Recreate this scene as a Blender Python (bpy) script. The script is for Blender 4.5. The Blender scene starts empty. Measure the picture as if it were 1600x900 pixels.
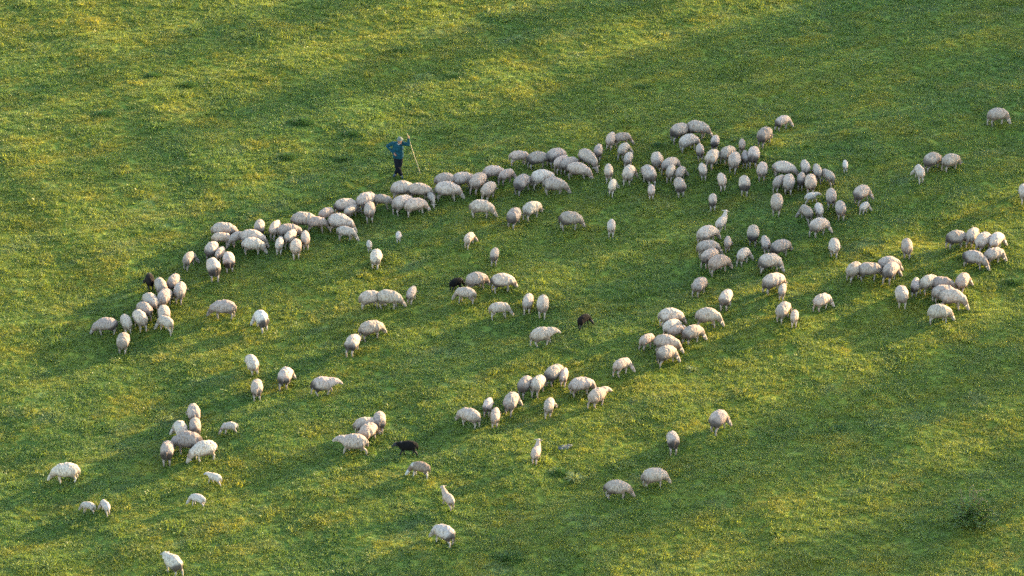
import bpy, bmesh, math, random
from mathutils import Vector, Matrix, noise
R = math.radians
scene = bpy.context.scene
col = scene.collection

# ------------------------------------------------------------------ camera
cam_d = bpy.data.cameras.new('camera'); cam = bpy.data.objects.new('camera', cam_d); col.objects.link(cam)
cam.location = (0, -141 * math.cos(R(30)), 141 * math.sin(R(30)))
cam.rotation_euler = (R(60), 0, 0)
cam_d.sensor_width = 36; cam_d.angle = R(15.0)
cam_d.clip_start = 1; cam_d.clip_end = 3000
scene.camera = cam
# ------------------------------------------------------------------ sky and sun (low, behind right)
SUN_AZ = 35.6      # degrees from +X towards +Y
SUN_EL = 9.3
SKY, SUNP, EXPO = 0.15, 3.3, 3.05
w = bpy.data.worlds.new('World'); scene.world = w; w.use_nodes = True
nt = w.node_tree; nt.nodes.clear()
sky = nt.nodes.new('ShaderNodeTexSky'); sky.sky_type = 'NISHITA'; sky.sun_disc = False
sky.sun_elevation = R(SUN_EL); sky.sun_rotation = R(90 - SUN_AZ)
bg = nt.nodes.new('ShaderNodeBackground'); bg.inputs[1].default_value = SKY
ow = nt.nodes.new('ShaderNodeOutputWorld')
nt.links.new(sky.outputs[0], bg.inputs[0]); nt.links.new(bg.outputs[0], ow.inputs[0])
sd = bpy.data.lights.new('sun', 'SUN'); so = bpy.data.objects.new('sun', sd); col.objects.link(so)
sd.energy = SUNP; sd.angle = R(1.0); sd.color = (1.0, 0.73, 0.38)
sdir = Vector((math.cos(R(SUN_EL)) * math.cos(R(SUN_AZ)), math.cos(R(SUN_EL)) * math.sin(R(SUN_AZ)), math.sin(R(SUN_EL))))
so.rotation_euler = sdir.to_track_quat('Z', 'Y').to_euler(); so.location = (60, 45, 40)
vs = scene.view_settings; vs.view_transform = 'Standard'; vs.look = 'None'; vs.gamma = 1; vs.exposure = EXPO
vs.use_curve_mapping = False
cy = scene.cycles; cy.use_denoising = False; cy.filter_width = 1.5; cy.use_adaptive_sampling = True; cy.adaptive_threshold = .02; cy.max_bounces = 5; cy.diffuse_bounces = 2; cy.glossy_bounces = 1; cy.transmission_bounces = 2; cy.transparent_max_bounces = 4

# ------------------------------------------------------------------ helpers
def hgt(x, y):
    return (.05*math.sin(.9*x+.5*y+1)+.045*math.sin(-.55*x+1.15*y+2.1)+.03*math.sin(1.7*x+.9*y)+.025*math.sin(-1.1*x+2.3*y+.7)
            +.12*math.sin(.21*x-.17*y+.4))
def tag(o, label=None, cat=None, group=None, kind=None):
    if label: o['label'] = label
    if cat: o['category'] = cat
    if group: o['group'] = group
    if kind: o['kind'] = kind
    return o
def link(name, me, mat=None, parent=None):
    o = bpy.data.objects.new(name, me); col.objects.link(o)
    if mat and me and len(me.materials) == 0: me.materials.append(mat)
    if parent: o.parent = parent
    return o
def from_bm(name, bm, smooth=True):
    me = bpy.data.meshes.new(name); bm.to_mesh(me); bm.free()
    if smooth: me.polygons.foreach_set('use_smooth', [True] * len(me.polygons))
    return me
def frame(d):
    d = d.normalized(); a = Vector((0, 0, 1)) if abs(d.z) < .9 else Vector((1, 0, 0))
    u = d.cross(a).normalized(); return u, d.cross(u).normalized()
def capsule(bm, p0, r0, p1, r1, seg=12, flat=1.0):
    p0, p1 = Vector(p0), Vector(p1); d = (p1 - p0)
    if d.length < 1e-5: d = Vector((0, 0, 1e-4))
    dn = d.normalized(); u, v = frame(d)
    rings = []
    prof = [(p0 - dn*r0*math.sin(a), r0*math.cos(a)) for a in (R(70), R(40), 0)] + [(p1 + dn*r1*math.sin(a), r1*math.cos(a)) for a in (0, R(40), R(70))]
    for c, r in prof:
        rings.append([bm.verts.new(c + (u*math.cos(2*math.pi*k/seg) + v*flat*math.sin(2*math.pi*k/seg))*r) for k in range(seg)])
    for a, b in zip(rings, rings[1:]):
        for k in range(seg):
            bm.faces.new((a[k], a[(k+1) % seg], b[(k+1) % seg], b[k]))
    bm.faces.new(rings[0][::-1]); bm.faces.new(rings[-1])
def chain(bm, pts, seg=12):
    for (p, r), (q, s) in zip(pts, pts[1:]): capsule(bm, p, r, q, s, seg)
def ellipsoid(bm, c, rad, tilt=0.0):
    m = Matrix.Translation(c) @ Matrix.Rotation(tilt, 4, 'Y') @ Matrix.Diagonal((*rad, 1))
    bmesh.ops.create_uvsphere(bm, u_segments=20, v_segments=14, radius=1, matrix=m)
def fuse(bm, voxel, name, smooth=2):
    """one continuous surface out of overlapping shapes"""
    bmesh.ops.recalc_face_normals(bm, faces=bm.faces)
    me = bpy.data.meshes.new('tmp'); bm.to_mesh(me); bm.free()
    o = bpy.data.objects.new('tmp', me); col.objects.link(o)
    m = o.modifiers.new('r', 'REMESH'); m.mode = 'VOXEL'; m.voxel_size = voxel
    if smooth:
        s = o.modifiers.new('s', 'SMOOTH'); s.factor = .5; s.iterations = smooth
    dg = bpy.context.evaluated_depsgraph_get(); dg.update()
    out = bpy.data.meshes.new_from_object(o.evaluated_get(dg)); out.name = name
    bpy.data.objects.remove(o); bpy.data.meshes.remove(me)
    out.materials.clear()
    out.polygons.foreach_set('use_smooth', [True] * len(out.polygons))
    return out
def mat(name):
    m = bpy.data.materials.new(name); m.use_nodes = True
    n = m.node_tree.nodes; n.clear()
    return m, n, m.node_tree.links
def N(n, t, **kw):
    o = n.new(t)
    for k, v in kw.items():
        if k.startswith('i_'):
            o.inputs[int(k[2:])].default_value = v
        else: setattr(o, k, v)
    return o
def mixc(n, l, fac, a, b, mode='MIX'):
    m = N(n, 'ShaderNodeMix', data_type='RGBA', blend_type=mode)
    for sock, val in ((m.inputs[0], fac), (m.inputs[6], a), (m.inputs[7], b)):
        if hasattr(val, 'is_linked'): l.new(val, sock)
        else: sock.default_value = val if not isinstance(val, tuple) or len(val) == 4 else (*val, 1)
    return m.outputs[2]
def ramp(n, l, src, lo, hi):
    m = N(n, 'ShaderNodeMapRange', interpolation_type='SMOOTHSTEP'); l.new(src, m.inputs[0])
    m.inputs[1].default_value = lo; m.inputs[2].default_value = hi
    return m.outputs[0]
def math2(n, l, op, a, b):
    m = N(n, 'ShaderNodeMath', operation=op)
    for s, v in zip(m.inputs, (a, b)):
        if hasattr(v, 'is_linked'): l.new(v, s)
        else: s.default_value = v
    return m.outputs[0]
def simple(name, c, rough=.8, var=.25, scale=30, bump=0):
    m, n, l = mat(name)
    p = N(n, 'ShaderNodeBsdfPrincipled'); p.inputs['Roughness'].default_value = rough; p.inputs['Specular IOR Level'].default_value = .12
    t = N(n, 'ShaderNodeTexCoord'); z = N(n, 'ShaderNodeTexNoise'); z.inputs['Scale'].default_value = scale; z.inputs['Detail'].default_value = 4
    l.new(t.outputs['Object'], z.inputs['Vector'])
    dk = tuple(v*(1-var) for v in c); lt = tuple(min(1, v*(1+var)) for v in c)
    l.new(mixc(n, l, ramp(n, l, z.outputs[0], .3, .7), dk, lt), p.inputs['Base Color'])
    if bump:
        b = N(n, 'ShaderNodeBump'); b.inputs['Strength'].default_value = bump; b.inputs['Distance'].default_value = .02
        l.new(z.outputs[0], b.inputs['Height']); l.new(b.outputs[0], p.inputs['Normal'])
    o = N(n, 'ShaderNodeOutputMaterial'); l.new(p.outputs[0], o.inputs[0])
    return m

# ------------------------------------------------------------------ meadow colour (world-space patches of species, dry grass)
def meadow_colour(n, l, position, rand=None):
    sq = N(n, 'ShaderNodeVectorMath', operation='MULTIPLY'); sq.inputs[1].default_value = (.55, 1.25, .001)
    rot = N(n, 'ShaderNodeVectorRotate', rotation_type='Z_AXIS'); rot.inputs['Angle'].default_value = R(-22)
    l.new(position, rot.inputs['Vector']); l.new(rot.outputs[0], sq.inputs[0])
    def noi(scale, detail, off, rough=.55):
        mp = N(n, 'ShaderNodeVectorMath', operation='ADD'); mp.inputs[1].default_value = (off, off*1.7, off)
        l.new(sq.outputs[0], mp.inputs[0])
        z = N(n, 'ShaderNodeTexNoise'); z.inputs['Scale'].default_value = scale; z.inputs['Detail'].default_value = detail; z.inputs['Roughness'].default_value = rough
        l.new(mp.outputs[0], z.inputs['Vector']); return z.outputs[0]
    big = noi(.16, 3, 3.1); mid = noi(.75, 4, 11.7, .6); sml = noi(3.2, 3, 29.3, .6); dry = noi(.42, 5, 47.9, .62)
    c = mixc(n, l, ramp(n, l, big, .38, .62), C_GREEN, C_LIME)
    c = mixc(n, l, ramp(n, l, mid, .48, .70), c, C_YELLOW)
    c = mixc(n, l, math2(n, l, 'MULTIPLY', ramp(n, l, dry, .56, .72), .75), c, C_DRY)
    c = mixc(n, l, math2(n, l, 'MULTIPLY', ramp(n, l, sml, .60, .40), .45), c, C_DEEP)
    c = mixc(n, l, math2(n, l, 'MULTIPLY', ramp(n, l, noi(.8, 5, 93.0, .65), .57, .70), .6), c, C_BLUE)
    if rand is not None:
        c = mixc(n, l, math2(n, l, 'MULTIPLY', ramp(n, l, rand, .80, 1.0), .35), c, C_STRAW)
        c = mixc(n, l, math2(n, l, 'MULTIPLY', ramp(n, l, rand, .25, .0), .35), c, C_DEEP)
    return c
C_GREEN, C_LIME, C_YELLOW, C_DRY = (.113, .172, .030), (.165, .198, .026), (.240, .222, .024), (.275, .245, .045)
C_DEEP, C_BLUE, C_STRAW = (.070, .122, .018), (.125, .165, .070), (.26, .25, .07)

gm, n, l = mat('meadow_soil_and_turf')
p = N(n, 'ShaderNodeBsdfPrincipled'); p.inputs['Roughness'].default_value = .95; p.inputs['Specular IOR Level'].default_value = .1
tc = N(n, 'ShaderNodeNewGeometry')
l.new(mixc(n, l, .15, meadow_colour(n, l, tc.outputs['Position']), (.05, .06, .02)), p.inputs['Base Color']); z = N(n, 'ShaderNodeTexNoise'); z.inputs['Scale'].default_value = 9; z.inputs['Detail'].default_value = 6
l.new(tc.outputs['Position'], z.inputs['Vector'])
b = N(n, 'ShaderNodeBump'); b.inputs['Strength'].default_value = .7; b.inputs['Distance'].default_value = .12
l.new(z.outputs[0], b.inputs['Height']); l.new(b.outputs[0], p.inputs['Normal'])
o = N(n, 'ShaderNodeOutputMaterial'); l.new(p.outputs[0], o.inputs[0])
MEADOW = gm

def blade_mat(name, colour=None):
    m, n, l = mat(name)
    c = N(n, 'ShaderNodeAttribute', attribute_name='tint', attribute_type='INSTANCER').outputs['Color'] if colour is None else mixc(n, l, N(n, 'ShaderNodeObjectInfo').outputs['Random'], colour[0], colour[1])
    if colour is None:      # blade to blade: dark young blades to straw tips
        tn = N(n, 'ShaderNodeAttribute', attribute_name='tone').outputs['Fac']
        c = mixc(n, l, ramp(n, l, tn, .45, .0), c, mixc(n, l, 1.0, c, (.72, .78, .84), 'MULTIPLY'))
        c = mixc(n, l, ramp(n, l, tn, .55, 1.0), c, mixc(n, l, 1.0, c, (1.12, 1.08, 1.1), 'MULTIPLY'))
    d = N(n, 'ShaderNodeBsdfDiffuse'); t = N(n, 'ShaderNodeBsdfTranslucent'); g = N(n, 'ShaderNodeBsdfGlossy'); g.inputs['Roughness'].default_value = .45
    l.new(c, d.inputs[0]); l.new(mixc(n, l, .55, c, mixc(n, l, 1.0, c, (1.6, 1.45, .75), 'MULTIPLY')), t.inputs[0])
    mx = N(n, 'ShaderNodeMixShader'); mx.inputs[0].default_value = .42
    l.new(d.outputs[0], mx.inputs[1]); l.new(t.outputs[0], mx.inputs[2])
    m2 = N(n, 'ShaderNodeMixShader'); m2.inputs[0].default_value = .03
    g.inputs[0].default_value = (.8, .85, .9, 1)
    l.new(mx.outputs[0], m2.inputs[1]); l.new(g.outputs[0], m2.inputs[2])
    o = N(n, 'ShaderNodeOutputMaterial'); l.new(m2.outputs[0], o.inputs[0])
    return m
GRASS = blade_mat('grass_blades')

# ------------------------------------------------------------------ ground sheet
def lines(a, b, s, far):
    v = [a + i*s for i in range(int((b-a)/s)+1)]; st = s
    lo, hi = [], []
    x, st = v[0], s
    while x > -far: st *= 1.35; x -= st; lo.append(x)
    x, st = v[-1], s
    while x < far: st *= 1.35; x += st; hi.append(x)
    return lo[::-1] + v + hi
xs, ys = lines(-32, 32, .5, 900), lines(-32, 40, .5, 900)
verts = [(x, y, hgt(x, y)) for y in ys for x in xs]; nx = len(xs)
faces = [(j*nx+i, j*nx+i+1, (j+1)*nx+i+1, (j+1)*nx+i) for j in range(len(ys)-1) for i in range(nx-1)]
me = bpy.data.meshes.new('meadow'); me.from_pydata(verts, [], faces); me.polygons.foreach_set('use_smooth', [True]*len(faces))
tag(link('meadow_ground', me, MEADOW), 'rolling green and yellow grass meadow', 'meadow', kind='structure')

# ------------------------------------------------------------------ grass stuff: tufts scattered over the meadow
def blade(bm, x, y, h, wd, lean, az, twist):
    d = Vector((math.cos(az), math.sin(az), 0)); s = Vector((math.cos(twist), math.sin(twist), 0)) * wd * .5
    b0 = Vector((x, y, -.01)); m1 = b0 + d*lean*h*.35 + Vector((0, 0, h*.6)); tp = b0 + d*lean*h + Vector((0, 0, h*max(.35, 1-.4*lean)))
    a = [bm.verts.new(q) for q in (b0-s, b0+s, m1+s*.8, m1-s*.8, tp)]
    bm.faces.new(a[:4]); bm.faces.new((a[3], a[2], a[4]))
def tuft_mesh(seed, nb, rad, h0, h1, wd, lean=1.0):
    """a hand-sized patch of turf; each blade carries its own tone"""
    rnd = random.Random(seed); bm = bmesh.new(); lay = bm.verts.layers.float.new('tone')
    cl = [(rad*math.sqrt(rnd.random()), rnd.random()*6.283, rnd.random()) for _ in range(9)]
    for k in range(nb):
        cr, ca, ct = cl[k % 9]; a = rnd.random()*6.283; r = .05*math.sqrt(rnd.random())
        n0 = len(bm.verts)
        blade(bm, cr*math.cos(ca)+r*math.cos(a), cr*math.sin(ca)+r*math.sin(a), rnd.uniform(h0, h1)*(.75+.5*ct), wd*rnd.uniform(.7, 1.3), rnd.uniform(.4, 1.5)*lean, a+rnd.uniform(-1.2, 1.2), rnd.random()*6.283)
        bm.verts.ensure_lookup_table(); tone = .6*ct + .4*rnd.random()
        for v in bm.verts[n0:]: v[lay] = tone
    return from_bm('tuft', bm, False)
tufts = bpy.data.collections.new('grass_tuft_kinds')
for s in range(10):
    tm = tuft_mesh(s, 64, .15, .03, .075, .013) if s < 8 else tuft_mesh(s, 64, .12, .06, .12, .012, .8)
    tm.materials.append(GRASS); tufts.objects.link(bpy.data.objects.new('grass_tuft', tm))
gx0, gx1 = lambda y: -(22.5 + .13*(y+19)), lambda y: 22.5 + .13*(y+19)
gys = [-23 + .5*i for i in range(105)]; gv, gf = [], []
K = 90
for j, y in enumerate(gys):
    for i in range(K+1):
        x = gx0(y) + (gx1(y)-gx0(y))*i/K; gv.append((x, y, hgt(x, y)))
for j in range(len(gys)-1):
    for i in range(K): gf.append((j*(K+1)+i, j*(K+1)+i+1, (j+1)*(K+1)+i+1, (j+1)*(K+1)+i))
me = bpy.data.meshes.new('grass'); me.from_pydata(gv, [], gf)
grass = link('grass', me, GRASS); tag(grass, 'short green and yellow meadow grass', 'grass', kind='stuff')
ng = bpy.data.node_groups.new('grass_scatter', 'GeometryNodeTree')
ng.interface.new_socket('Geometry', in_out='INPUT', socket_type='NodeSocketGeometry')
ng.interface.new_socket('Geometry', in_out='OUTPUT', socket_type='NodeSocketGeometry')
q, ln = ng.nodes, ng.links
gi, go = q.new('NodeGroupInput'), q.new('NodeGroupOutput')
dp = q.new('GeometryNodeDistributePointsOnFaces'); dp.inputs['Density'].default_value = DENS = 55.0
ip = q.new('GeometryNodeInstanceOnPoints'); ci = q.new('GeometryNodeCollectionInfo'); ci.inputs[0].default_value = tufts
ci.inputs['Separate Children'].default_value = True; ci.inputs['Reset Children'].default_value = True
ip.inputs['Pick Instance'].default_value = True
rz = q.new('FunctionNodeRandomValue'); rz.data_type = 'FLOAT_VECTOR'; rz.inputs[0].default_value = (-.15, -.15, 0); rz.inputs[1].default_value = (.15, .15, 6.28)
er = q.new('FunctionNodeEulerToRotation')
ri = q.new('FunctionNodeRandomValue'); ri.data_type = 'INT'; ri.inputs[4].default_value = 0; ri.inputs[5].default_value = 9
rs = q.new('FunctionNodeRandomValue'); rs.data_type = 'FLOAT'; rs.inputs[2].default_value = .8; rs.inputs[3].default_value = 1.2
pos = q.new('GeometryNodeInputPosition')
nz = q.new('ShaderNodeTexNoise'); nz.inputs['Scale'].default_value = .7; nz.inputs['Detail'].default_value = 4; nz.inputs['Roughness'].default_value = .62
mr = q.new('ShaderNodeMapRange'); mr.inputs[1].default_value = .35; mr.inputs[2].default_value = .72; mr.inputs[3].default_value = .75; mr.inputs[4].default_value = 1.45
mm = q.new('ShaderNodeMath'); mm.operation = 'MULTIPLY'
n2 = q.new('ShaderNodeTexNoise'); n2.inputs['Scale'].default_value = 1.9; n2.inputs['Detail'].default_value = 3
m3 = q.new('ShaderNodeMapRange'); m3.inputs[1].default_value = .56; m3.inputs[2].default_value = .70; m3.inputs[3].default_value = 1.0; m3.inputs[4].default_value = 1.8
m4 = q.new('ShaderNodeMath'); m4.operation = 'MULTIPLY'
ln.new(gi.outputs[0], dp.inputs['Mesh']); ln.new(dp.outputs['Points'], ip.inputs['Points']); ln.new(ci.outputs[0], ip.inputs['Instance'])
ln.new(rz.outputs[0], er.inputs[0]); ln.new(er.outputs[0], ip.inputs['Rotation'])
ln.new(ri.outputs[2], ip.inputs['Instance Index'])
ln.new(pos.outputs[0], nz.inputs['Vector']); ln.new(nz.outputs[0], mr.inputs[0]); ln.new(mr.outputs[0], mm.inputs[0]); ln.new(rs.outputs[1], mm.inputs[1])
ln.new(pos.outputs[0], n2.inputs['Vector']); ln.new(n2.outputs[0], m3.inputs[0]); ln.new(mm.outputs[0], m4.inputs[0]); ln.new(m3.outputs[0], m4.inputs[1]); ln.new(m4.outputs[0], ip.inputs['Scale'])
rc = q.new('FunctionNodeRandomValue'); rc.data_type = 'FLOAT'; rc.inputs['Seed'].default_value = 9
tint = meadow_colour(q, ln, pos.outputs[0], rc.outputs[1])
sa = q.new('GeometryNodeStoreNamedAttribute'); sa.data_type = 'FLOAT_COLOR'; sa.domain = 'INSTANCE'; sa.inputs['Name'].default_value = 'tint'
ln.new(ip.outputs[0], sa.inputs['Geometry']); ln.new(tint, sa.inputs['Value']); ln.new(sa.outputs[0], go.inputs[0])

# ------------------------------------------------------------------ trees to the sun side of the meadow: they throw the shade bands
bark = simple('bark', (.10, .075, .05), .9, .4, 12, .5)
LEAF = blade_mat('tree_leaves', ((.045, .085, .018, 1), (.075, .105, .020, 1)))
def tree_meshes(seed, h, rad, nleaf):
    rnd = random.Random(seed); bm = bmesh.new()
    chain(bm, [((0, 0, -.3), .26), ((.1, .05, h*.3), .19), ((.0, .15, h*.62), .12), ((.05, .1, h*.9), .04)], 8)
    tips = []
    for k in range(16):
        z0 = h*rnd.uniform(.18, .75); a = rnd.random()*6.283; L = rad*rnd.uniform(.6, 1.0)*(1.15-z0/h)
        p1 = Vector((math.cos(a)*L, math.sin(a)*L, z0 + L*rnd.uniform(.3, .8)))
        capsule(bm, (.05, .1, z0), .07, p1, .02, 6); tips.append(p1)
        tips.append(p1*.6 + Vector((0, 0, z0*.4)))
    trunk = from_bm('trunk', bm)
    bm = bmesh.new(); clumps = []
    for t in tips: clumps.append((t, rnd.uniform(.7, 1.3)))
    while len(clumps) < 60:
        z0 = rnd.uniform(.12, 1.0); w = math.sin(math.pi*min(1, (z0*.9+.08)))**.6
        a = rnd.random()*6.283; r = rad*w*math.sqrt(rnd.random())
        clumps.append((Vector((r*math.cos(a), r*math.sin(a), h*z0)), rnd.uniform(.6, 1.2)))
    for _ in range(nleaf):
        c, s = rnd.choice(clumps)
        q_ = c + Vector((rnd.gauss(0, 1), rnd.gauss(0, 1), rnd.gauss(0, .8)))*s*.55
        d = Vector((rnd.gauss(0, 1), rnd.gauss(0, 1), rnd.gauss(0, 1))).normalized(); u, v = frame(d); k = rnd.uniform(.10, .2)
        bm.faces.new([bm.verts.new(q_ + e) for e in (u*k, v*k*.6, -u*k, -v*k*.6)])
    return trunk, from_bm('crown', bm, False)
def sun_spot(t, c):                      # t: metres towards the sun, c: metres across
    ca, sa = math.cos(R(SUN_AZ)), math.sin(R(SUN_AZ)); return (t*ca - c*sa, t*sa + c*ca)
TREES = [
    (48, -3.0, 9.2, 3.2, 6400, 'broad tree off to the right, beside the gap of light'),
    (52, 1.5, 9.6, 3.2, 6400, 'tree off to the right, second in the near row'),
    (49, 6.0, 9.4, 3.2, 6400, 'tree off to the right, third in the near row'),
    (54, 10.2, 9.4, 2.8, 6000, 'tree off to the right, fourth in the near row'),
    (36, -14.1, 9.8, 2.1, 6800, 'slender tree off to the right shading the lower slope'),
    (38, -20.9, 9.8, 2.0, 6800, 'slender tree off to the right, nearest but one'),
    (60, 17.0, 11.5, 1.9, 5200, 'thin-crowned tree off to the right, furthest away'),
    (36, -28, 7.8, 2.2, 4800, 'leafy tree off to the right, nearest of all'),
    (62, 23.4, 12, 1.7, 3600, 'tall thin tree off to the right, last of the far end'),
]
for i, (t, c, h, rad, nl, lab) in enumerate(TREES):
    x, y = sun_spot(t, c); tr, cr = tree_meshes(50+i, h, rad, nl)
    e = link('tree', None); e.location = (x, y, hgt(x, y)); e.rotation_euler.z = i*1.3
    tag(e, lab, 'tree', 'trees lining the sunny side of the meadow')
    link('trunk', tr, bark, e); link('crown', cr, LEAF, e)

# ------------------------------------------------------------------ sheep
def wool_mat():
    m, n, l = mat('wool')
    oi = N(n, 'ShaderNodeObjectInfo'); tc = N(n, 'ShaderNodeTexCoord')
    sh = N(n, 'ShaderNodeVectorMath', operation='ADD'); l.new(tc.outputs['Object'], sh.inputs[0])
    cx = N(n, 'ShaderNodeCombineXYZ'); rr = math2(n, l, 'MULTIPLY', oi.outputs['Random'], 40.0)
    for k in range(3): l.new(rr, cx.inputs[k])
    l.new(cx.outputs[0], sh.inputs[1])
    st = N(n, 'ShaderNodeMapping'); st.inputs['Scale'].default_value = (1.0, 1.0, .22); l.new(sh.outputs[0], st.inputs['Vector'])
    z1 = N(n, 'ShaderNodeTexNoise'); z1.inputs['Scale'].default_value = 23; z1.inputs['Detail'].default_value = 5; z1.inputs['Roughness'].default_value = .65; l.new(st.outputs[0], z1.inputs['Vector'])
    z2 = N(n, 'ShaderNodeTexNoise'); z2.inputs['Scale'].default_value = 4.5; z2.inputs['Detail'].default_value = 4; l.new(sh.outputs[0], z2.inputs['Vector'])
    base = oi.outputs['Color']
    c = mixc(n, l, ramp(n, l, z1.outputs[0], .55, .38), base, mixc(n, l, 1.0, base, (.58, .53, .49), 'MULTIPLY'))
    c = mixc(n, l, math2(n, l, 'MULTIPLY', ramp(n, l, z2.outputs[0], .52, .74), .35), c, mixc(n, l, 1.0, base, (.72, .63, .56), 'MULTIPLY'))
    sp = N(n, 'ShaderNodeSeparateXYZ'); l.new(tc.outputs['Object'], sp.inputs[0])
    # soiled wool on the rump and thighs, ragged edge; amount = alpha of the object colour
    rump = math2(n, l, 'ADD', math2(n, l, 'MULTIPLY', sp.outputs[0], -1.7), math2(n, l, 'MULTIPLY', sp.outputs[2], -2.1))
    rump = math2(n, l, 'ADD', rump, math2(n, l, 'MULTIPLY', z2.outputs[0], .75))
    rump = math2(n, l, 'ADD', rump, math2(n, l, 'MULTIPLY', z1.outputs[0], .5))
    soil = math2(n, l, 'MULTIPLY', ramp(n, l, rump, -.36, .16), oi.outputs['Alpha'])
    # grubby belly wool plus underside shade put into the colour, ragged edge
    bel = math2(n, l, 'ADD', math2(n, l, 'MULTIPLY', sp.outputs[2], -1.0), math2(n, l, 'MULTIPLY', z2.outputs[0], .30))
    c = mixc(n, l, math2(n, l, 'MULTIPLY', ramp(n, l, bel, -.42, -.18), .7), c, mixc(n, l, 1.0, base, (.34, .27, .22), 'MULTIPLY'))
    c = mixc(n, l, soil, c, (.042, .032, .028))
    p = N(n, 'ShaderNodeBsdfPrincipled'); p.inputs['Roughness'].default_value = .95; p.inputs['Specular IOR Level'].default_value = .15
    l.new(c, p.inputs['Base Color'])
    b = N(n, 'ShaderNodeBump'); b.inputs['Strength'].default_value = .9; b.inputs['Distance'].default_value = .03
    l.new(z1.outputs[0], b.inputs['Height']); l.new(b.outputs[0], p.inputs['Normal'])
    o = N(n, 'ShaderNodeOutputMaterial'); l.new(p.outputs[0], o.inputs[0])
    return m
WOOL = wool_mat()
def skin_mat():
    m, n, l = mat('sheep_face_and_legs')
    oi = N(n, 'ShaderNodeObjectInfo'); at = N(n, 'ShaderNodeAttribute', attribute_name='mark'); tc = N(n, 'ShaderNodeTexCoord')
    z = N(n, 'ShaderNodeTexNoise'); z.inputs['Scale'].default_value = 20; l.new(tc.outputs['Object'], z.inputs['Vector'])
    c = mixc(n, l, ramp(n, l, z.outputs[0], .6, .35), oi.outputs['Color'], mixc(n, l, 1.0, oi.outputs['Color'], (.7, .62, .56), 'MULTIPLY'))
    c = mixc(n, l, at.outputs['Fac'], c, (.02, .017, .015))
    p = N(n, 'ShaderNodeBsdfPrincipled'); p.inputs['Roughness'].default_value = .8; l.new(c, p.inputs['Base Color'])
    o = N(n, 'ShaderNodeOutputMaterial'); l.new(p.outputs[0], o.inputs[0])
    return m
SKIN = skin_mat()

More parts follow.
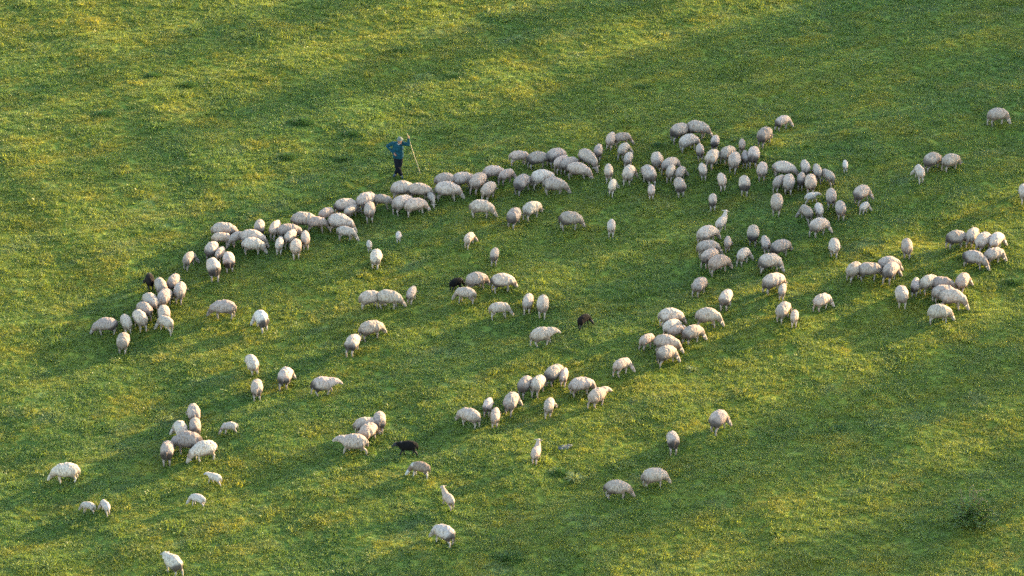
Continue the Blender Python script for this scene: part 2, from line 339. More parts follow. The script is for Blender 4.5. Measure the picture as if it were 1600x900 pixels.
def sheep_meshes(pose, lean, seed):
    """body (torso, legs, neck, head, ears) and the fleece over it; faces +X, stands on z = 0"""
    rnd = random.Random(seed); turn = {'r': -R(50), 'l': R(50)}.get(pose, 0) + R(rnd.uniform(-16, 16))
    stride = {'g': .03, 'r': .07, 'l': .07, 'w': .13, 'u': .03}[pose] * rnd.uniform(.6, 1.3) * (1 if seed % 2 else -1)
    ws, zs = (.80, .82) if lean else (.95*rnd.uniform(.94, 1.06), .97*rnd.uniform(.95, 1.05))
    lf = rnd.uniform(.93, 1.06); dz = rnd.uniform(-.02, .02)
    up = .09 if lean else .065
    if pose in 'grl':
        neck = [((.28, 0, .50+up+dz), .13), ((.43, 0, .355+up*.7), .09), ((.51, 0, .285), .072)]
        head = [((.52, 0, .275), .080), ((.572, 0, .19), .068), ((.615, 0, .11), .047)]
    elif pose == 'w':
        neck = [((.28, 0, .53+up), .13), ((.42, 0, .53+up), .095), ((.51, 0, .53+up), .07)]
        head = [((.52, 0, .53+up), .078), ((.59, 0, .475+up), .066), ((.66, 0, .415+up), .046)]
    else:
        neck = [((.29, 0, .56+up), .12), ((.38, 0, .69+up), .085), ((.425, 0, .80+up), .062)]
        head = [((.435, 0, .80+up), .074), ((.51, 0, .77+up), .062), ((.585, 0, .725+up), .043)]
    def tw(p, k=1.0):
        v = Vector(p); o_ = Vector((.30, 0, 0)); return o_ + Matrix.Rotation(turn*k, 3, 'Z') @ (v - o_)
    neck = [(tw(p, .25 + .375*i), r) for i, (p, r) in enumerate(neck)]
    head = [(tw(p), r) for p, r in head]
    bm = bmesh.new()
    ellipsoid(bm, (0, 0, .48+up), (.35, .17*ws, .18*zs))
    chain(bm, neck); chain(bm, head)
    ax = (head[2][0] - head[0][0]).normalized(); side = ax.cross(Vector((0, 0, 1))).normalized(); top = side.cross(ax)
    for s in (-1, 1):
        e0 = head[0][0] + side*s*.045 + top*.02
        capsule(bm, e0, .028, e0 + side*s*.125 - ax*.03 - Vector((0, 0, .012)), .019, 8)
    chain(bm, [(head[1][0] - top*.02, .045), (head[2][0] - top*.012, .03)])
    legs = []
    for s in (-1, 1):
        dx = stride*s; y = .105*ws*s
        hind = [((-.25, y*.95, .52), .08), ((-.19+dx*.3, y*1.1, .41), .066), ((-.32+dx*.6, y, .25), .037), ((-.295+dx, y, .075), .027), ((-.285+dx, y, .022), .031)]
        fore = [((.22, y*.95, .50), .065), ((.215-dx*.2, y, .39), .047), ((.24-dx*.6, y*.95, .22), .035), ((.235-dx, y*.95, .065), .026), ((.25-dx, y*.95, .022), .030)]
        chain(bm, hind, 10); chain(bm, fore, 10)
    body = fuse(bm, .0165, 'sheep_body', 1)
    at = body.attributes.new('mark', 'FLOAT', 'POINT')
    eyes = [head[0][0]*.55 + head[1][0]*.45 + side*s*.052 + top*.015 for s in (-1, 1)]; nose = head[2][0] + ax*.03
    for v in body.vertices:
        k = 0.0
        if v.co.z < .028: k = .85
        if min((v.co - e).length for e in eyes) < .022: k = .95
        if (v.co - nose).length < .022: k = .7
        at.data[v.index].value = k
    bm = bmesh.new()
    ellipsoid(bm, (-.03, 0, .475+up), (.395*lf, .245*ws, .265*zs), R(rnd.uniform(-4, 4))); ellipsoid(bm, (-.13, 0, .455+up+dz), (.275*lf, .24*ws, .25*zs)); ellipsoid(bm, (.11, 0, .46+up), (.27*lf, .225*ws, .245*zs))
    k = .82 if lean else 1
    chain(bm, [(Vector((.17, 0, .49+up)), .205*k), (neck[0][0]*.45 + neck[1][0]*.55, .152*k), (neck[1][0]*.55 + neck[2][0]*.45, .112*k)])
    for s in (-1, 1):
        y = .105*ws*s; dx = stride*s
        chain(bm, [((-.24, y, .52), .13*k), ((-.225+dx*.3, y*1.05, .39), .085*k), ((-.28+dx*.5, y*1.02, .29), .048*k)], 10)
        chain(bm, [((.21, y, .52), .11*k), ((.215-dx*.2, y, .36), .062*k)], 10)
    chain(bm, [((-.37, 0, .55+up), .05), ((-.425, 0, .46+up), .042), ((-.42, 0, .36), .028)], 8)
    fl = fuse(bm, .019, 'sheep_fleece', 6)
    off = Vector((seed*7.3, seed*3.1, seed*1.7))
    nrm = [v.normal.copy() for v in fl.vertices]
    for v, nn in zip(fl.vertices, nrm):
        q_ = v.co + off
        a = noise.noise(Vector((q_.x*17, q_.y*17, q_.z*7))) ; c_ = noise.noise(Vector((q_.x*9, q_.y*9, q_.z*3))); d_ = noise.noise(q_*30)
        v.co += nn * (a*.012 + c_*.020 + d_*.007) * (.7 if lean else 1)
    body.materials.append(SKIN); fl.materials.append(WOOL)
    return body, fl
KINDS = {}
for lean in (False, True):
    for pose in 'grlwu':
        KINDS[pose, lean] = [sheep_meshes(pose, lean, s + 10*'grlwu'.index(pose) + 100*lean) for s in range(7 if pose == 'g' else 3)]
FLOCK=[
(-13.11, -0.04, 100, 0.85, 'l', 'b', 'brown-black sheep facing away at the top of the far left bunch'),
(-12.67, -0.62, 105, 0.98, 'g', 'n', 'cream sheep facing away, seventh from left in the bunch at far left'),
(-12.22, -0.21, 80, 1.02, 'g', 'n', 'cream sheep facing away, eleventh from left in the bunch at far left'),
(-11.96, -0.83, 80, 1, 'g', 'n', 'cream sheep facing away, rightmost in the bunch at far left'),
(-12.47, -1.38, 75, 1.02, 'g', 'n', 'cream sheep facing away, ninth from left in the bunch at far left'),
(-12.94, -1.61, 120, 1, 'g', 'c', 'clean pale sheep angled left, sixth from left in the bunch at far left'),
(-13.12, -2.15, 120, 1, 'g', 'n', 'cream sheep angled left, fifth from left in the bunch at far left'),
(-12.41, -2.45, 95, 1, 'g', 'n', 'cream sheep facing away, eighth from left in the bunch at far left'),
(-13.26, -2.76, 115, 1, 'g', 'n', 'cream sheep facing away, fourth from left in the bunch at far left'),
(-13.73, -2.87, 110, 0.95, 'g', 'c', 'clean pale sheep facing away, third from left in the bunch at far left'),
(-14.42, -3.02, 186, 0.98, 'g', 'D', 'dirty grey sheep grazing left, leftmost in the bunch at far left'),
(-12.28, -3.02, 130, 0.88, 'l', 'c', 'clean pale sheep angled left, tenth from left in the bunch at far left'),
(-13.74, -4.08, 85, 0.98, 'g', 'n', 'cream sheep facing away, second from left in the bunch at far left'),
(-11.83, 1.71, 65, 0.9, 'r', 'n', 'cream sheep facing away, leftmost at the left end of the curved line'),
(-10.69, 3.75, 5, 1.05, 'g', 'n', 'cream sheep grazing right, sixth from left at the left end of the curved line'),
(-10.74, 3.27, 10, 0.86, 'g', 'w', 'pinkish cream sheep grazing right, fifth from left at the left end of the curved line'),
(-10.18, 3.39, 215, 0.8, 'g', 'n', 'cream sheep facing the camera, eighth from left at the left end of the curved line'),
(-9.62, 3.28, 352, 1.05, 'g', 'n', 'cream sheep grazing right, ninth from left at the left end of the curved line'),
(-9.57, 2.81, 0, 0.96, 'g', 'c', 'clean pale sheep grazing right, rightmost at the left end of the curved line'),
(-11.04, 2.46, 70, 0.98, 'g', 'd', 'dark-rumped sheep facing away, second from left at the left end of the curved line'),
(-10.72, 2.22, 70, 0.86, 'g', 'w', 'pinkish cream sheep facing away, fourth from left at the left end of the curved line'),
(-10.37, 1.6, 95, 1, 'g', 'd', 'dark-rumped sheep facing away, seventh from left at the left end of the curved line'),
(-10.87, 0.83, 105, 1.1, 'g', 'd', 'dark-rumped sheep facing away, third from left at the left end of the curved line'),
(-9.35, 3.87, 90, 0.98, 'g', 'd', "dark-rumped sheep facing away, leftmost in the line's stretch left of the shepherd"),
(-8.78, 3.86, 75, 0.92, 'g', 'w', "pinkish cream sheep facing away, second from left in the line's stretch left of the shepherd"),
(-8.29, 3.7, 18, 1, 'g', 'n', "cream sheep grazing right, fourth from left in the line's stretch left of the shepherd"),
(-8.56, 2.77, 80, 0.86, 'g', 'c', "clean pale sheep facing away, third from left in the line's stretch left of the shepherd"),
(-8.18, 3.24, 70, 0.92, 'g', 'n', "cream sheep facing away, fifth from left in the line's stretch left of the shepherd"),
(-7.92, 2.35, 88, 0.95, 'g', 'w', "pinkish cream sheep facing away, sixth from left in the line's stretch left of the shepherd"),
(-7.63, 3.07, 95, 0.92, 'g', 'w', "pinkish cream sheep facing away, eighth from left in the line's stretch left of the shepherd"),
(-7.79, 4.54, 2, 1.08, 'g', 'n', "cream sheep grazing right, seventh from left in the line's stretch left of the shepherd"),
(-7.29, 4.45, 0, 0.92, 'g', 'w', "pinkish cream sheep grazing right, ninth from left in the line's stretch left of the shepherd"),
(-6.96, 5.18, 50, 0.86, 'g', 'n', "cream sheep angled right, tenth from left in the line's stretch left of the shepherd"),
(-6.41, 4.51, 350, 1.08, 'g', 'n', "cream sheep grazing right, eleventh from left in the line's stretch left of the shepherd"),
(-6.17, 3.83, 345, 0.85, 'g', 'c', "clean pale sheep grazing right, thirteenth from left in the line's stretch left of the shepherd"),
(-6.26, 5.71, 22, 1, 'g', 'd', "dark-rumped sheep grazing right, twelfth from left in the line's stretch left of the shepherd"),
(-6.04, 5.46, 55, 0.8, 'g', 'n', "cream sheep angled right, rightmost in the line's stretch left of the shepherd"),
(-5.5, 6.06, 42, 1.05, 'g', 'n', 'cream sheep angled right, leftmost in the clump right below the shepherd'),
(-4.91, 6.2, 357, 0.92, 'g', 'D', 'dirty grey sheep grazing right, third from left in the clump right below the shepherd'),
(-5.32, 5.43, 90, 1, 'g', 'n', 'cream sheep facing away, second from left in the clump right below the shepherd'),
(-4.16, 6.92, 15, 1.03, 'g', 'n', 'cream sheep grazing right, fourth from left in the clump right below the shepherd'),
(-3.5, 6.82, 352, 1.02, 'g', 'w', 'pinkish cream sheep grazing right, seventh from left in the clump right below the shepherd'),
(-4.13, 5.96, 40, 1.08, 'g', 'n', 'cream sheep angled right, fifth from left in the clump right below the shepherd'),
(-3.63, 5.82, 20, 1, 'g', 'w', 'pinkish cream sheep grazing right, sixth from left in the clump right below the shepherd'),
(-3.04, 6.47, 295, 0.66, 'g', 'n', 'cream sheep facing the camera, rightmost in the clump right below the shepherd'),
(-2.55, 7.59, 12, 1, 'g', 'n', 'cream sheep grazing right, leftmost in the clump just right of the shepherd'),
(-1.89, 7.77, 20, 1.05, 'g', 'n', 'cream sheep grazing right, third from left in the clump just right of the shepherd'),
(-2.46, 6.8, 0, 1.08, 'g', 'n', 'cream sheep grazing right, second from left in the clump just right of the shepherd'),
(-1.31, 7.56, 58, 1.12, 'g', 'w', 'pinkish cream sheep angled right, fourth from left in the clump just right of the shepherd'),
(-0.73, 8.46, 15, 0.95, 'g', 'w', 'pinkish cream sheep grazing right, seventh from left in the clump just right of the shepherd'),
(-0.24, 8.22, 45, 0.86, 'r', 'w', 'pinkish cream sheep angled right, eighth from left in the clump just right of the shepherd'),
(-0.9, 7.08, 68, 1.04, 'g', 'w', 'pinkish cream sheep facing away, sixth from left in the clump just right of the shepherd'),
(0.39, 7.48, 50, 1.05, 'g', 'D', 'dirty grey sheep angled right, rightmost in the clump just right of the shepherd'),
(-1.17, 5.3, 0, 1.06, 'g', 'n', 'cream sheep grazing right, fifth from left in the clump just right of the shepherd'),
(0.25, 9.61, 10, 0.9, 'g', 'w', "pinkish cream sheep grazing right, leftmost in the line's dense middle clump"),
(0.96, 9.36, 25, 1.05, 'g', 'D', "dirty grey sheep grazing right, second from left in the line's dense middle clump"),
(1.67, 9.55, 30, 1.02, 'g', 'D', "dirty grey sheep grazing right, fifth from left in the line's dense middle clump"),
(1.86, 9.1, 50, 0.92, 'g', 'w', "pinkish cream sheep angled right, sixth from left in the line's dense middle clump"),
(2.18, 8.97, 40, 0.95, 'g', 'n', "cream sheep angled right, seventh from left in the line's dense middle clump"),
(2.51, 8.5, 342, 1.02, 'g', 'w', "pinkish cream sheep grazing right, eighth from left in the line's dense middle clump"),
(2.87, 9.3, 312, 1.06, 'g', 'n', "cream sheep facing the camera, rightmost in the line's dense middle clump"),
(1.14, 7.89, 20, 1.06, 'g', 'c', "clean pale sheep grazing right, third from left in the line's dense middle clump"),
(1.6, 7.17, 355, 1.06, 'g', 'n', "cream sheep grazing right, fourth from left in the line's dense middle clump"),
(3.32, 9.87, 80, 0.92, 'g', 'd', 'dark-rumped sheep facing away, leftmost in the loose file ending the curved line'),
(3.81, 11.04, 75, 0.9, 'g', 'w', 'pinkish cream sheep facing away, third from left in the loose file ending the curved line'),
(4.24, 11.19, 20, 0.84, 'g', 'w', 'pinkish cream sheep grazing right, fifth from left in the loose file ending the curved line'),
(4.29, 10.2, 60, 0.92, 'r', 'c', 'clean pale sheep angled right, sixth from left in the loose file ending the curved line'),
(4.46, 9.47, 70, 0.86, 'g', 'n', 'cream sheep facing away, seventh from left in the loose file ending the curved line'),
(4.42, 7.83, 75, 1, 'r', 'n', 'cream sheep facing away, rightmost in the loose file ending the curved line'),
(3.67, 8.06, 90, 0.9, 'g', 'n', 'cream sheep facing away, second from left in the loose file ending the curved line'),
(3.79, 6.94, 75, 0.82, 'r', 'c', 'clean pale sheep facing away, fourth from left in the loose file ending the curved line'),
(5.53, 9.23, 90, 1, 'g', 'n', 'cream sheep facing away, third from left in the seven-sheep knot at top centre'),
(6.01, 8.75, 50, 0.95, 'r', 'n', 'cream sheep angled right, fourth from left in the seven-sheep knot at top centre'),
(5.19, 7.77, 110, 1.06, 'g', 'D', 'dirty grey sheep facing away, leftmost in the seven-sheep knot at top centre'),
(6.03, 8.15, 75, 0.9, 'g', 'n', 'cream sheep facing away, fifth from left in the seven-sheep knot at top centre'),
(6.4, 8.13, 60, 0.86, 'r', 'n', 'cream sheep angled right, rightmost in the seven-sheep knot at top centre'),
(6.33, 7.04, 95, 1.02, 'g', 'd', 'dark-rumped sheep facing away, sixth from left in the seven-sheep knot at top centre'),
(5.26, 6.67, 90, 0.74, 'g', 'w', 'pinkish cream sheep facing away, second from left in the seven-sheep knot at top centre'),
(6.47, 11.46, 40, 1.06, 'g', 'd', 'dark-rumped sheep angled right, leftmost in the crowd right of top centre'),
(7.18, 11.67, 352, 1.06, 'g', 'D', 'dirty grey sheep grazing right, third from left in the crowd right of top centre'),
(6.79, 10.72, 30, 1, 'g', 'c', 'clean pale sheep grazing right, second from left in the crowd right of top centre'),
(7.83, 10.71, 80, 0.88, 'g', 'd', 'dark-rumped sheep facing away, eighth from left in the crowd right of top centre'),
(7.22, 9.75, 95, 0.86, 'g', 'd', 'dark-rumped sheep facing away, fourth from left in the crowd right of top centre'),
(7.65, 9.01, 68, 1.04, 'g', 'n', 'cream sheep facing away, sixth from left in the crowd right of top centre'),
(8.26, 9.44, 50, 0.95, 'g', 'n', 'cream sheep angled right, tenth from left in the crowd right of top centre'),
(8.47, 8.76, 75, 1.05, 'g', 'n', 'cream sheep facing away, eleventh from left in the crowd right of top centre'),
(8.84, 10.26, 90, 0.74, 'g', 'w', 'pinkish cream sheep facing away, twelfth from left in the crowd right of top centre'),
(8.91, 9.15, 90, 0.82, 'g', 'D', 'dirty grey sheep facing away, fourteenth from left in the crowd right of top centre'),
(9.25, 9.23, 85, 1.06, 'g', 'd', 'dark-rumped sheep facing away, fifteenth from left in the crowd right of top centre'),
(9.75, 10.72, 62, 1.04, 'g', 'D', 'dirty grey sheep facing away, seventeenth from left in the crowd right of top centre'),
(10.53, 12.46, 42, 0.9, 'r', 'd', 'dark-rumped sheep angled right, rightmost in the crowd right of top centre'),
(9.51, 8.16, 85, 0.94, 'g', 'w', 'pinkish cream sheep facing away, sixteenth from left in the crowd right of top centre'),
(7.25, 8.27, 95, 0.82, 'g', 'n', 'cream sheep facing away, fifth from left in the crowd right of top centre'),
(7.94, 7.37, 95, 0.86, 'g', 'w', 'pinkish cream sheep facing away, ninth from left in the crowd right of top centre'),
(8.77, 7.03, 85, 1, 'g', 'd', 'dark-rumped sheep facing away, thirteenth from left in the crowd right of top centre'),
(7.54, 5.99, 90, 0.82, 'g', 'd', 'dark-rumped sheep facing away, seventh from left in the crowd right of top centre'),
(9.88, 5.35, 85, 1.06, 'g', 'n', 'cream sheep facing away, leftmost in the packed double row beside that crowd'),
(10.31, 8.15, 355, 1, 'g', 'n', 'cream sheep grazing right, third from left in the packed double row beside that crowd'),
(10.09, 7.19, 60, 0.92, 'g', 'n', 'cream sheep angled right, second from left in the packed double row beside that crowd'),
(10.47, 7.12, 85, 1, 'g', 'n', 'cream sheep facing away, fourth from left in the packed double row beside that crowd'),
(11.14, 8.22, 90, 0.92, 'g', 'n', 'cream sheep facing away, sixth from left in the packed double row beside that crowd'),
(10.94, 7.37, 75, 0.88, 'g', 'D', 'dirty grey sheep facing away, fifth from left in the packed double row beside that crowd'),
(11.28, 7.02, 90, 1.04, 'g', 'w', 'pinkish cream sheep facing away, seventh from left in the packed double row beside that crowd'),
(11.59, 7.95, 100, 0.9, 'g', 'n', 'cream sheep facing away, eighth from left in the packed double row beside that crowd'),
(11.98, 7.71, 120, 0.9, 'g', 'n', 'cream sheep angled left, rightmost in the packed double row beside that crowd'),
(12.74, 8.9, 90, 0.6, 'g', 'L', 'lone white lamb facing away between the double row and the upper right trio'),
(11.24, 6.03, 18, 0.64, 'w', 'L', 'small white lamb with head stretched right, below the packed double row'),
(11.94, 5.77, 90, 0.98, 'g', 'n', 'cream sheep facing away, fourth from left in the group around the small white lamb'),
(12.24, 4.96, 90, 0.94, 'g', 'n', 'cream sheep facing away, fifth from left in the group around the small white lamb'),
(11.45, 4.91, 90, 0.9, 'g', 'c', 'clean pale sheep facing away, third from left in the group around the small white lamb'),
(10.98, 4.66, 110, 0.92, 'l', 'D', 'dirty grey sheep facing away, leftmost in the group around the small white lamb'),
(11.34, 3.71, 40, 1.02, 'r', 'd', 'dark-rumped sheep angled right, second from left in the group around the small white lamb'),
(13.12, 6.1, 50, 1.02, 'r', 'd', 'dark-rumped sheep angled right, rightmost in the group around the small white lamb'),
(13.16, 5.34, 62, 0.66, 'r', 'L', 'pale lamb standing right under the dirty ewe right of the group'),
(7.76, 3.98, 58, 0.86, 'u', 'c', 'pale sheep standing with its head raised, right of picture centre'),
(7.16, 2.89, 40, 1.06, 'g', 'n', 'cream sheep angled right, leftmost in the group right of the picture centre'),
(7.93, 2.55, 85, 0.76, 'r', 'w', 'pinkish cream sheep facing away, fifth from left in the group right of the picture centre'),
(8.91, 3.24, 85, 1, 'g', 'd', 'dark-rumped sheep facing away, seventh from left in the group right of the picture centre'),
(9.32, 2.54, 100, 0.92, 'g', 'n', 'cream sheep facing away, eighth from left in the group right of the picture centre'),
(9.84, 2.23, 30, 1.03, 'g', 'D', 'dirty grey sheep grazing right, rightmost in the group right of the picture centre'),
(7.15, 1.97, 20, 0.95, 'g', 'n', 'cream sheep grazing right, second from left in the group right of the picture centre'),
(7.19, 1.29, 50, 0.98, 'g', 'd', 'dark-rumped sheep angled right, third from left in the group right of the picture centre'),
(7.49, 0.82, 30, 1.05, 'g', 'w', 'pinkish cream sheep grazing right, fourth from left in the group right of the picture centre'),
(8.44, 1.54, 55, 0.92, 'r', 'c', 'clean pale sheep angled right, sixth from left in the group right of the picture centre'),
(9.36, 1.21, 25, 1.06, 'r', 'd', 'dark-rumped sheep grazing right, ninth from left in the group right of the picture centre'),
(6.76, -0.56, 60, 0.98, 'g', 'n', 'cream sheep angled right, leftmost in the loose six below that group'),
(9.41, -0.54, 40, 1.1, 'g', 'd', 'dark-rumped sheep angled right, third from left in the loose six below that group'),
(9.72, -0.99, 80, 0.78, 'g', 'n', 'cream sheep facing away, fourth from left in the loose six below that group'),
(7.68, -1.68, 70, 1, 'g', 'd', 'dark-rumped sheep facing away, second from left in the loose six below that group'),
(9.67, -2.47, 65, 1, 'g', 'n', 'cream sheep facing away, fifth from left in the loose six below that group'),
(10.06, -2.78, 80, 0.82, 'g', 'w', 'pinkish cream sheep facing away, rightmost in the loose six below that group'),
(11.11, -1.49, 45, 0.95, 'r', 'w', 'lone pale sheep with one ear out, on yellow grass right of centre'),
(5.61, -2.98, 5, 1.06, 'g', 'n', 'cream sheep grazing right, fourth from left in the overlapping pile right of lower centre'),
(5.66, -3.53, 40, 0.94, 'g', 'c', 'clean pale sheep angled right, fifth from left in the overlapping pile right of lower centre'),
(5.86, -3.79, 20, 0.86, 'g', 'w', 'pinkish cream sheep grazing right, sixth from left in the overlapping pile right of lower centre'),
(6.35, -3.97, 45, 1.02, 'r', 'D', 'dirty grey sheep angled right, seventh from left in the overlapping pile right of lower centre'),
(6.94, -2.92, 5, 1.05, 'g', 'n', 'cream sheep grazing right, rightmost in the overlapping pile right of lower centre'),
(4.73, -4.49, 40, 0.84, 'r', 'w', 'pinkish cream sheep angled right, leftmost in the overlapping pile right of lower centre'),
(5.42, -4.68, 350, 1, 'g', 'n', 'cream sheep grazing right, third from left in the overlapping pile right of lower centre'),
(5.37, -5.43, 45, 1.02, 'r', 'd', 'dark-rumped sheep angled right, second from left in the overlapping pile right of lower centre'),
(3.81, -6.28, 40, 0.9, 'r', 'w', 'pale sheep heading right, left of the overlapping pile and clear of it'),
(12.4, 0.47, 50, 0.95, 'g', 'n', 'cream sheep angled right, leftmost in the row of four at right'),
(12.94, 0.48, 15, 1.05, 'g', 'D', 'dirty grey sheep grazing right, second from left in the row of four at right'),
(13.7, 0.97, 20, 0.98, 'g', 'n', 'cream sheep grazing right, third from left in the row of four at right'),
(13.72, 0.43, 65, 1.06, 'r', 'd', 'dark-rumped sheep facing away, rightmost in the row of four at right'),
(14.01, -1.11, 90, 1, 'g', 'n', 'cream sheep facing away, leftmost in the bunch below the right-hand four'),
(14.56, -0.44, 80, 0.9, 'g', 'D', 'dirty grey sheep facing away, second from left in the bunch below the right-hand four'),
(15.05, -0.33, 40, 0.96, 'g', 'n', 'cream sheep angled right, third from left in the bunch below the right-hand four'),
(15.51, -0.37, 355, 0.96, 'g', 'D', 'dirty grey sheep grazing right, fifth from left in the bunch below the right-hand four'),
(15.5, -0.97, 10, 1.02, 'g', 'n', 'cream sheep grazing right, sixth from left in the bunch below the right-hand four'),
(15.79, -1.34, 355, 1.1, 'g', 'n', 'cream sheep grazing right, seventh from left in the bunch below the right-hand four'),
(16.32, -0.11, 70, 1, 'r', 'w', 'pinkish cream sheep facing away, rightmost in the bunch below the right-hand four'),
(15.24, -2.3, 10, 1.04, 'g', 'c', 'clean pale sheep grazing right, fourth from left in the bunch below the right-hand four'),
(16.36, 3.04, 25, 1.04, 'g', 'D', 'dirty grey sheep grazing right, leftmost in the bunch at the right edge'),
(16.99, 3.24, 60, 1, 'g', 'n', 'cream sheep angled right, second from left in the bunch at the right edge'),
(17.34, 2.76, 50, 1.04, 'g', 'c', 'clean pale sheep angled right, fourth from left in the bunch at the right edge'),
(17.82, 2.81, 55, 0.96, 'r', 'c', 'clean pale sheep angled right, rightmost in the bunch at the right edge'),
(16.9, 1.68, 346, 1.02, 'g', 'D', 'dirty grey sheep grazing right, third from left in the bunch at the right edge'),
(17.64, 1.96, 35, 0.96, 'r', 'n', 'cream sheep angled right, fifth from left in the bunch at the right edge'),
(16.02, 8.85, 45, 1.04, 'g', 'D', 'dirty grey sheep angled right, second from left in the trio at upper right'),
(16.72, 8.79, 30, 1, 'g', 'n', 'cream sheep grazing right, rightmost in the trio at upper right'),
(15.46, 7.87, 100, 0.9, 'l', 'c', 'clean pale sheep facing away, leftmost in the trio at upper right'),
(18.92, 12.67, 25, 1.0, 'r', 'n', 'lone ewe walking away in the upper right corner of the meadow'),
(19.28, 6.55, 90, 0.95, 'g', 'n', 'sheep cut off by the right edge of the picture'),
(0.46, -7.54, 60, 0.98, 'g', 'D', 'dirty grey sheep angled right, fifth from left in the slanting file below the centre'),
(0.91, -7.49, 60, 0.98, 'g', 'n', 'cream sheep angled right, sixth from left in the slanting file below the centre'),
(-0.04, -8.61, 75, 1, 'r', 'n', 'cream sheep facing away, fourth from left in the slanting file below the centre'),
(-0.81, -8.86, 75, 0.84, 'g', 'd', 'dark-rumped sheep facing away, second from left in the slanting file below the centre'),
(-0.57, -9.53, 85, 0.88, 'g', 'w', 'pinkish cream sheep facing away, third from left in the slanting file below the centre'),
(-1.44, -9.64, 152, 1.02, 'g', 'n', 'cream sheep grazing left, leftmost in the slanting file below the centre'),
(1.46, -6.79, 50, 1.05, 'g', 'd', 'dark-rumped sheep angled right, eighth from left in the slanting file below the centre'),
(1.8, -6.81, 80, 0.84, 'g', 'w', 'pinkish cream sheep facing away, ninth from left in the slanting file below the centre'),
(2.37, -7.4, 25, 1.02, 'g', 'n', 'cream sheep grazing right, tenth from left in the slanting file below the centre'),
(2.93, -8.16, 45, 1, 'w', 'w', 'pinkish cream sheep angled right, rightmost in the slanting file below the centre'),
(1.27, -8.75, 80, 0.9, 'r', 'n', 'cream sheep facing away, seventh from left in the slanting file below the centre'),
(-10.9, -9.02, 95, 1, 'l', 'n', 'cream sheep facing away, fourth from left in the stack of six at lower left'),
(-11.22, -10.26, 110, 1, 'l', 'c', 'clean pale sheep facing away, second from left in the stack of six at lower left'),
(-10.75, -10.15, 95, 1.02, 'g', 'D', 'dirty grey sheep facing away, fifth from left in the stack of six at lower left'),
(-10.93, -11.18, 178, 1.18, 'g', 'D', 'dirty grey sheep grazing left, third from left in the stack of six at lower left'),
(-11.58, -11.74, 90, 1.06, 'g', 'd', 'dark-rumped sheep facing away, leftmost in the stack of six at lower left'),
(-10.35, -11.53, 200, 1.06, 'g', 'c', 'clean pale sheep grazing left, rightmost in the stack of six at lower left'),
(-9.59, -10.03, 186, 0.66, 'g', 'L', 'white lamb grazing to the left, right of the stack of six'),
(-9.91, -13.08, 150, 0.64, 'w', 'L', 'white lamb with level head, straight below the stack of six'),
(-14.86, -12.94, 185, 1.06, 'g', 'c', 'lone cream ewe grazing to the left near the lower left corner'),
(-13.95, -14.81, 168, 0.6, 'g', 'L', 'left one of two white lambs side by side at lower left'),
(-13.37, -14.89, 118, 0.66, 'l', 'L', 'right one of two white lambs side by side at lower left'),
(-10.36, -14.5, 150, 0.7, 'g', 'L', 'white lamb grazing to the left, lowest of the lower left lambs'),
(-10.87, -18.58, 140, 0.96, 'w', 'k', 'white sheep with black rump, lowest in the picture at lower left'),
(-4.5, -9.88, 85, 1, 'g', 'd', 'dark-rumped sheep facing away, rightmost in the group left of the black sheep'),
(-4.97, -10.13, 15, 0.98, 'g', 'n', 'cream sheep grazing right, second from left in the group left of the black sheep'),
(-4.87, -10.56, 50, 1, 'g', 'w', 'pinkish cream sheep angled right, third from left in the group left of the black sheep'),
(-5.32, -11.25, 180, 1.12, 'w', 'n', 'cream sheep grazing left, leftmost in the group left of the black sheep'),
(-3.51, -11.44, 178, 0.84, 'w', 'b0', 'black sheep walking left in the lower middle of the meadow'),
(-3.07, -12.85, 170, 0.84, 'g', 'f', 'fawn-grey sheep grazing left just below the walking black sheep'),
(-2.11, -14.55, 118, 0.78, 'u', 'w', 'slim pale sheep with raised head turned left, below the fawn sheep'),
(-2.2, -16.76, 138, 1, 'g', 'k', 'white sheep with black rump, at the bottom middle of the meadow'),
(0.82, -11.86, 75, 0.78, 'u', 'w', 'slim white sheep with raised head beside the grey stone'),
(-5.1, -1.49, 20, 1, 'g', 'n', 'cream sheep grazing right, leftmost in the trio left of centre'),
(-4.43, -1.48, 0, 1.06, 'g', 'n', 'cream sheep grazing right, second from left in the trio left of centre'),
(-3.62, -0.95, 70, 0.86, 'g', 'n', 'cream sheep facing away, rightmost in the trio left of centre'),
(-2.02, -0.1, 32, 0.72, 'g', 'b0', 'small black lamb grazing right, above the centre of the picture'),
(-1.3, -0.21, 25, 0.98, 'g', 'n', 'cream sheep grazing right, second from left in the group beside the small black lamb'),
(-0.37, -0.41, 15, 1.04, 'g', 'd', 'dark-rumped sheep grazing right, fourth from left in the group beside the small black lamb'),
(-1.66, -1.18, 162, 0.9, 'g', 'n', 'cream sheep grazing left, leftmost in the group beside the small black lamb'),
(-0.46, -2.25, 10, 0.92, 'g', 'n', 'cream sheep grazing right, third from left in the group beside the small black lamb'),
(0.57, -1.82, 85, 0.94, 'g', 'n', 'cream sheep facing away, fifth from left in the group beside the small black lamb'),
(1.1, -2.12, 80, 1, 'g', 'n', 'cream sheep facing away, rightmost in the group beside the small black lamb'),
(1.06, -4.24, 20, 1.04, 'w', 'n', 'ewe with level head facing right, left of the dark brown lamb'),
(2.54, -3.13, 50, 0.72, 'r', 'b', 'dark brown lamb with pale hooves near the picture centre'),
(-5.61, -4.55, 65, 1.04, 'g', 'd', 'dark-rumped ewe facing away, left one of a pair left of centre'),
(-5.0, -3.7, 22, 1.02, 'g', 'n', 'ewe with a dark head band facing right, right one of that pair'),
(-10.31, -1.92, 180, 1.04, 'g', 'n', 'lone ewe grazing to the left, right of the far left bunch'),
(-8.91, -2.68, 116, 1.02, 'l', 'k', 'white ewe with black rump, right of the lone left-facing ewe'),
